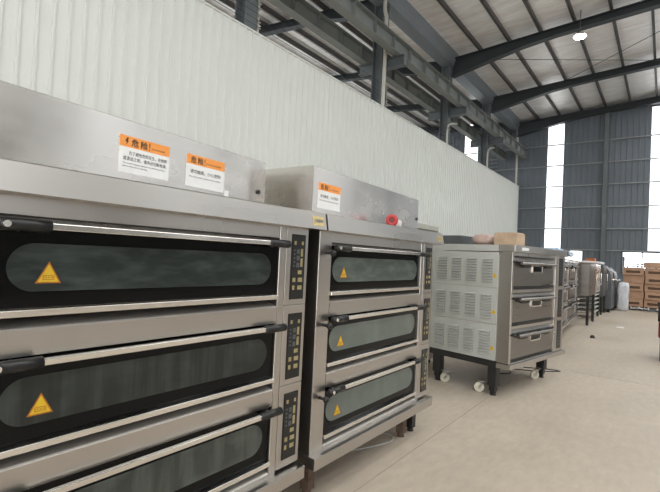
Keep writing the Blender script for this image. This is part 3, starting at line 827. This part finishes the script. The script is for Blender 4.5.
for x, y, z, l in ((16.9, 1.36, 1.52, 'dark grey machine toward the far end of the row, nearer of the last pair'), (18.25, 1.34, 1.46, 'dark grey machine at the far end of the row, beside the cartons')):
    t = thing('dough_machine', (x, y, 0), 0, l, 'machine')
    mb = MB(); mb.box(0, 1.2, 0, .9, .10, z * .55, bev=.02); mb.build('base_cabinet', 'grey_machine', t)
    mb = MB(); mb.prism([(0, z * .55 + .001), (.9, z * .55 + .001), (.9, z), (.25, z), (.08, z - .18)], 'x', .05, 1.1); mb.build('head', 'grey_machine', t)
    mb = MB(); mb.cyl((.15, -.03, z * .7), (1.0, -.03, z * .7), .02, seg=10)
    for a in (.2, .95): mb.cyl((a, -.03, z * .7), (a, .06, z * .7), .015, seg=8)
    mb.build('guard_rail', 'chrome', t)
    for a in (.08, 1.12):
        for b in (.08, .82):
            mb = MB(); mb.cyl((a, b, 0), (a, b, .10), .04, seg=12); mb.build('foot', 'black_plastic', t)
mb = MB(); mb.blob(0, .7, 0, .5, 0, .12, .02, seed=12)
tag(mb.build('plastic_bag', 'film', loc=(17.15, 1.65, 1.5205)), 'white plastic film lying on the nearer of the two dark end machines', 'bag')
mb = MB(); mb.box(0, .30, 0, .25, 0, .20, bev=.01); mb.box(.02, .28, .02, .23, .2005, .215)
tag(mb.build('orange_box', 'orange_box', loc=(15.95, 1.75, 1.5005)), 'small orange box on top of the dark cabinet beside the pale pink sheet', 'box')

# ------------------------------------------------------------------ carton stack on a pallet
PX, PY0, PY1 = 18.95, -.75, 1.12
t = thing('pallet', (PX, PY0 + .12, 0), 0, 'dark pallet on the floor under the brown cartons', 'pallet')
mb = MB()
for k in range(7): mb.box(0, 1.15, .02 + k * .265, .22 + k * .265, .10, .13)
mb.build('deck_boards', 'black_metal', t)
for k in range(3):
    for q in range(3):
        mb = MB(); mb.box(.02 + .48 * q, .17 + .48 * q, .05 + k * .79, .25 + k * .79, 0, .0995); mb.build('block', 'grey_machine', t)
def carton(x, y, z, w, d, h, label, slot=True):
    t = thing('carton', (x, y, z), 0, label, 'carton', 'brown cartons on the pallet')
    mb = MB(); mb.box(0, d, 0, w, 0, h, bev=.008); mb.build('box', 'carton', t)
    if slot:
        mb = MB(); mb.box(-.002, -.0004, w * .16, w * .84, h * .28, h * .60); mb.build('hand_opening', 'carton_dark', t)
    mb = MB(); mb.box(-.0025, d + .002, w * .44, w * .56, h + .0005, h + .002); mb.build('tape_strip', 'tape', t)
H = .272
lay = ['lowest layer', 'second layer up', 'third layer up', 'fourth layer up', 'topmost layer']
for k in range(5):
    z = .1305 + k * (H + .004)
    cols = [(.46, .62, 'left'), (-.17, .60, 'middle'), (-.74, .56, 'right')]
    for j, (y, w, s) in enumerate(cols):
        if k == 4 and j == 0: z2 = z
        carton(PX + .02 + (.06 if (k + j) % 2 else 0), PY0 + y + .88 + (-.02 if k % 2 else .0), z, w, .52, H, 'brown carton in the %s of the pallet stack, %s column' % (lay[k], s), (k + j) % 2 == 0 or j == 1)
z = .1305 + 5 * (H + .004)
carton(PX + .05, .05, z, .55, .45, .20, 'brown carton lying alone on the very top of the pallet stack', False)
t = thing('black_crate', (PX + .66, .12, .1305 + 4.9 * .0 + 0), 0, 'black open crate behind the top of the carton stack by the window', 'crate')
mb = MB(); mb.box(0, .5, 0, 1.0, 0, 1.30); mb.build('box_stack', 'carton', t)
mb = MB()
for z0 in (1.31, 1.40, 1.49): mb.box(0, .02, 0, 1.0, z0, z0 + .035); mb.box(.48, .5, 0, 1.0, z0, z0 + .035)
for y0 in (0, .32, .66, .97): mb.box(.021, .04, y0, y0 + .03, 1.301, 1.53)
mb.build('slatted_crate', 'black_metal', t)
mb = MB(); mb.blob(0, .50, 0, .30, 0, .98, .022, seed=21, rd=.10)
tag(mb.build('plastic_sheet', 'film', loc=(18.0, .97, 0)), 'white plastic sheet bundle leaning on the left of the carton stack', 'plastic sheet')

# things outside the window
t = thing('outdoor_post', (28.5, 1.82, 0), 0, 'dark post outside the window behind the cartons', 'post')
mb = MB(); mb.cyl((0, 0, 0), (0, 0, 2.05), .09, seg=12); mb.build('shaft', 'structural_dark', t)
mb = MB(); mb.cyl((0, 0, 2.051), (0, 0, 2.12), .11, .06, 12); mb.build('cap', 'structural_dark', t)

# dark red trolley at the right edge
t = thing('hand_trolley', (8.62, -.52, 0), 0, 'dark red trolley with a black post, cut by the right edge of the picture', 'trolley')
mb = MB(); mb.box(0, .5, .02, .58, .36, .62, bev=.03); mb.build('tub', 'red_dark', t)
mb = MB(); mb.cyl((.05, .57, .62), (.05, .57, .92), .02, seg=10); mb.cyl((.05, .05, .90), (.05, .60, .90), .016, seg=10); mb.build('push_handle', 'black_metal', t)
for a in (.06, .44):
    for b in (.07, .54):
        mb = MB(); mb.cyl((a, b, .08), (a, b, .359), .018, seg=10); l = mb.build('leg', 'black_metal', t)
        mb = MB(); mb.cyl((a - .0, b - .016, .04), (a, b + .016, .04), .04, seg=16); mb.cyl((a, b, .03), (a, b, .085), .012, seg=8); mb.build('wheel', 'black_plastic', l)

# litter
mb = MB(); mb.cyl((10.35, 1.13, 0), (10.35, 1.13, .045), .05, .035, 16); mb.sphere((10.35, 1.13, .045), .03, (1, 1, .5))
tag(mb.build('rubber_cap', 'black_plastic'), 'small black cap lying on the aisle floor near the oven row', 'cap')
mb = MB(); mb.blob(0, .22, 0, .16, 0, .02, .008, cuts=3, seed=30)
tag(mb.build('paper_scrap', 'paper', loc=(12.6, .75, .0005)), 'white paper scrap lying on the aisle floor', 'paper')

# ------------------------------------------------------------------ world and light
w = bpy.data.worlds.new('sky'); SC.world = w; w.use_nodes = True
nt = w.node_tree; bg = nt.nodes['Background']
bg.inputs[0].default_value = (1.0, .975, .94, 1); bg.inputs[1].default_value = 5.5
def area(name, loc, rot, sx, sy, power, col=(1, .98, .95)):
    l = bpy.data.lights.new(name, 'AREA'); l.shape = 'RECTANGLE'; l.size = sx; l.size_y = sy; l.energy = power; l.color = col
    o = bpy.data.objects.new(name, l); COL.objects.link(o); o.location = loc; o.rotation_euler = rot; return o
# sky light entering through the added openings, sampled directly
for i, (a, b) in enumerate(SK + SKL):
    o = area('added_skylight_portal', ((XN + XE) / 2, (a + b) / 2, zdeck((a + b) / 2) + .12), (0, 0, 0), XE - XN, abs(a - b), 1)
    o.data.cycles.is_portal = True
o = area('added_door_portal', (XN - .2, -.5, 2.6), (PI / 2, 0, -PI / 2), 7, 5.2, 1); o.data.cycles.is_portal = True

SC.view_settings.view_transform = 'Standard'; SC.view_settings.look = 'None'
SC.view_settings.gamma = 1; SC.view_settings.use_curve_mapping = False
SC.view_settings.exposure = 0.0
SC.cycles.max_bounces = 10; SC.cycles.diffuse_bounces = 6; SC.cycles.glossy_bounces = 5
SC.cycles.transparent_max_bounces = 12
SC.cycles.use_denoising = True
SC.cycles.sample_clamp_indirect = 6
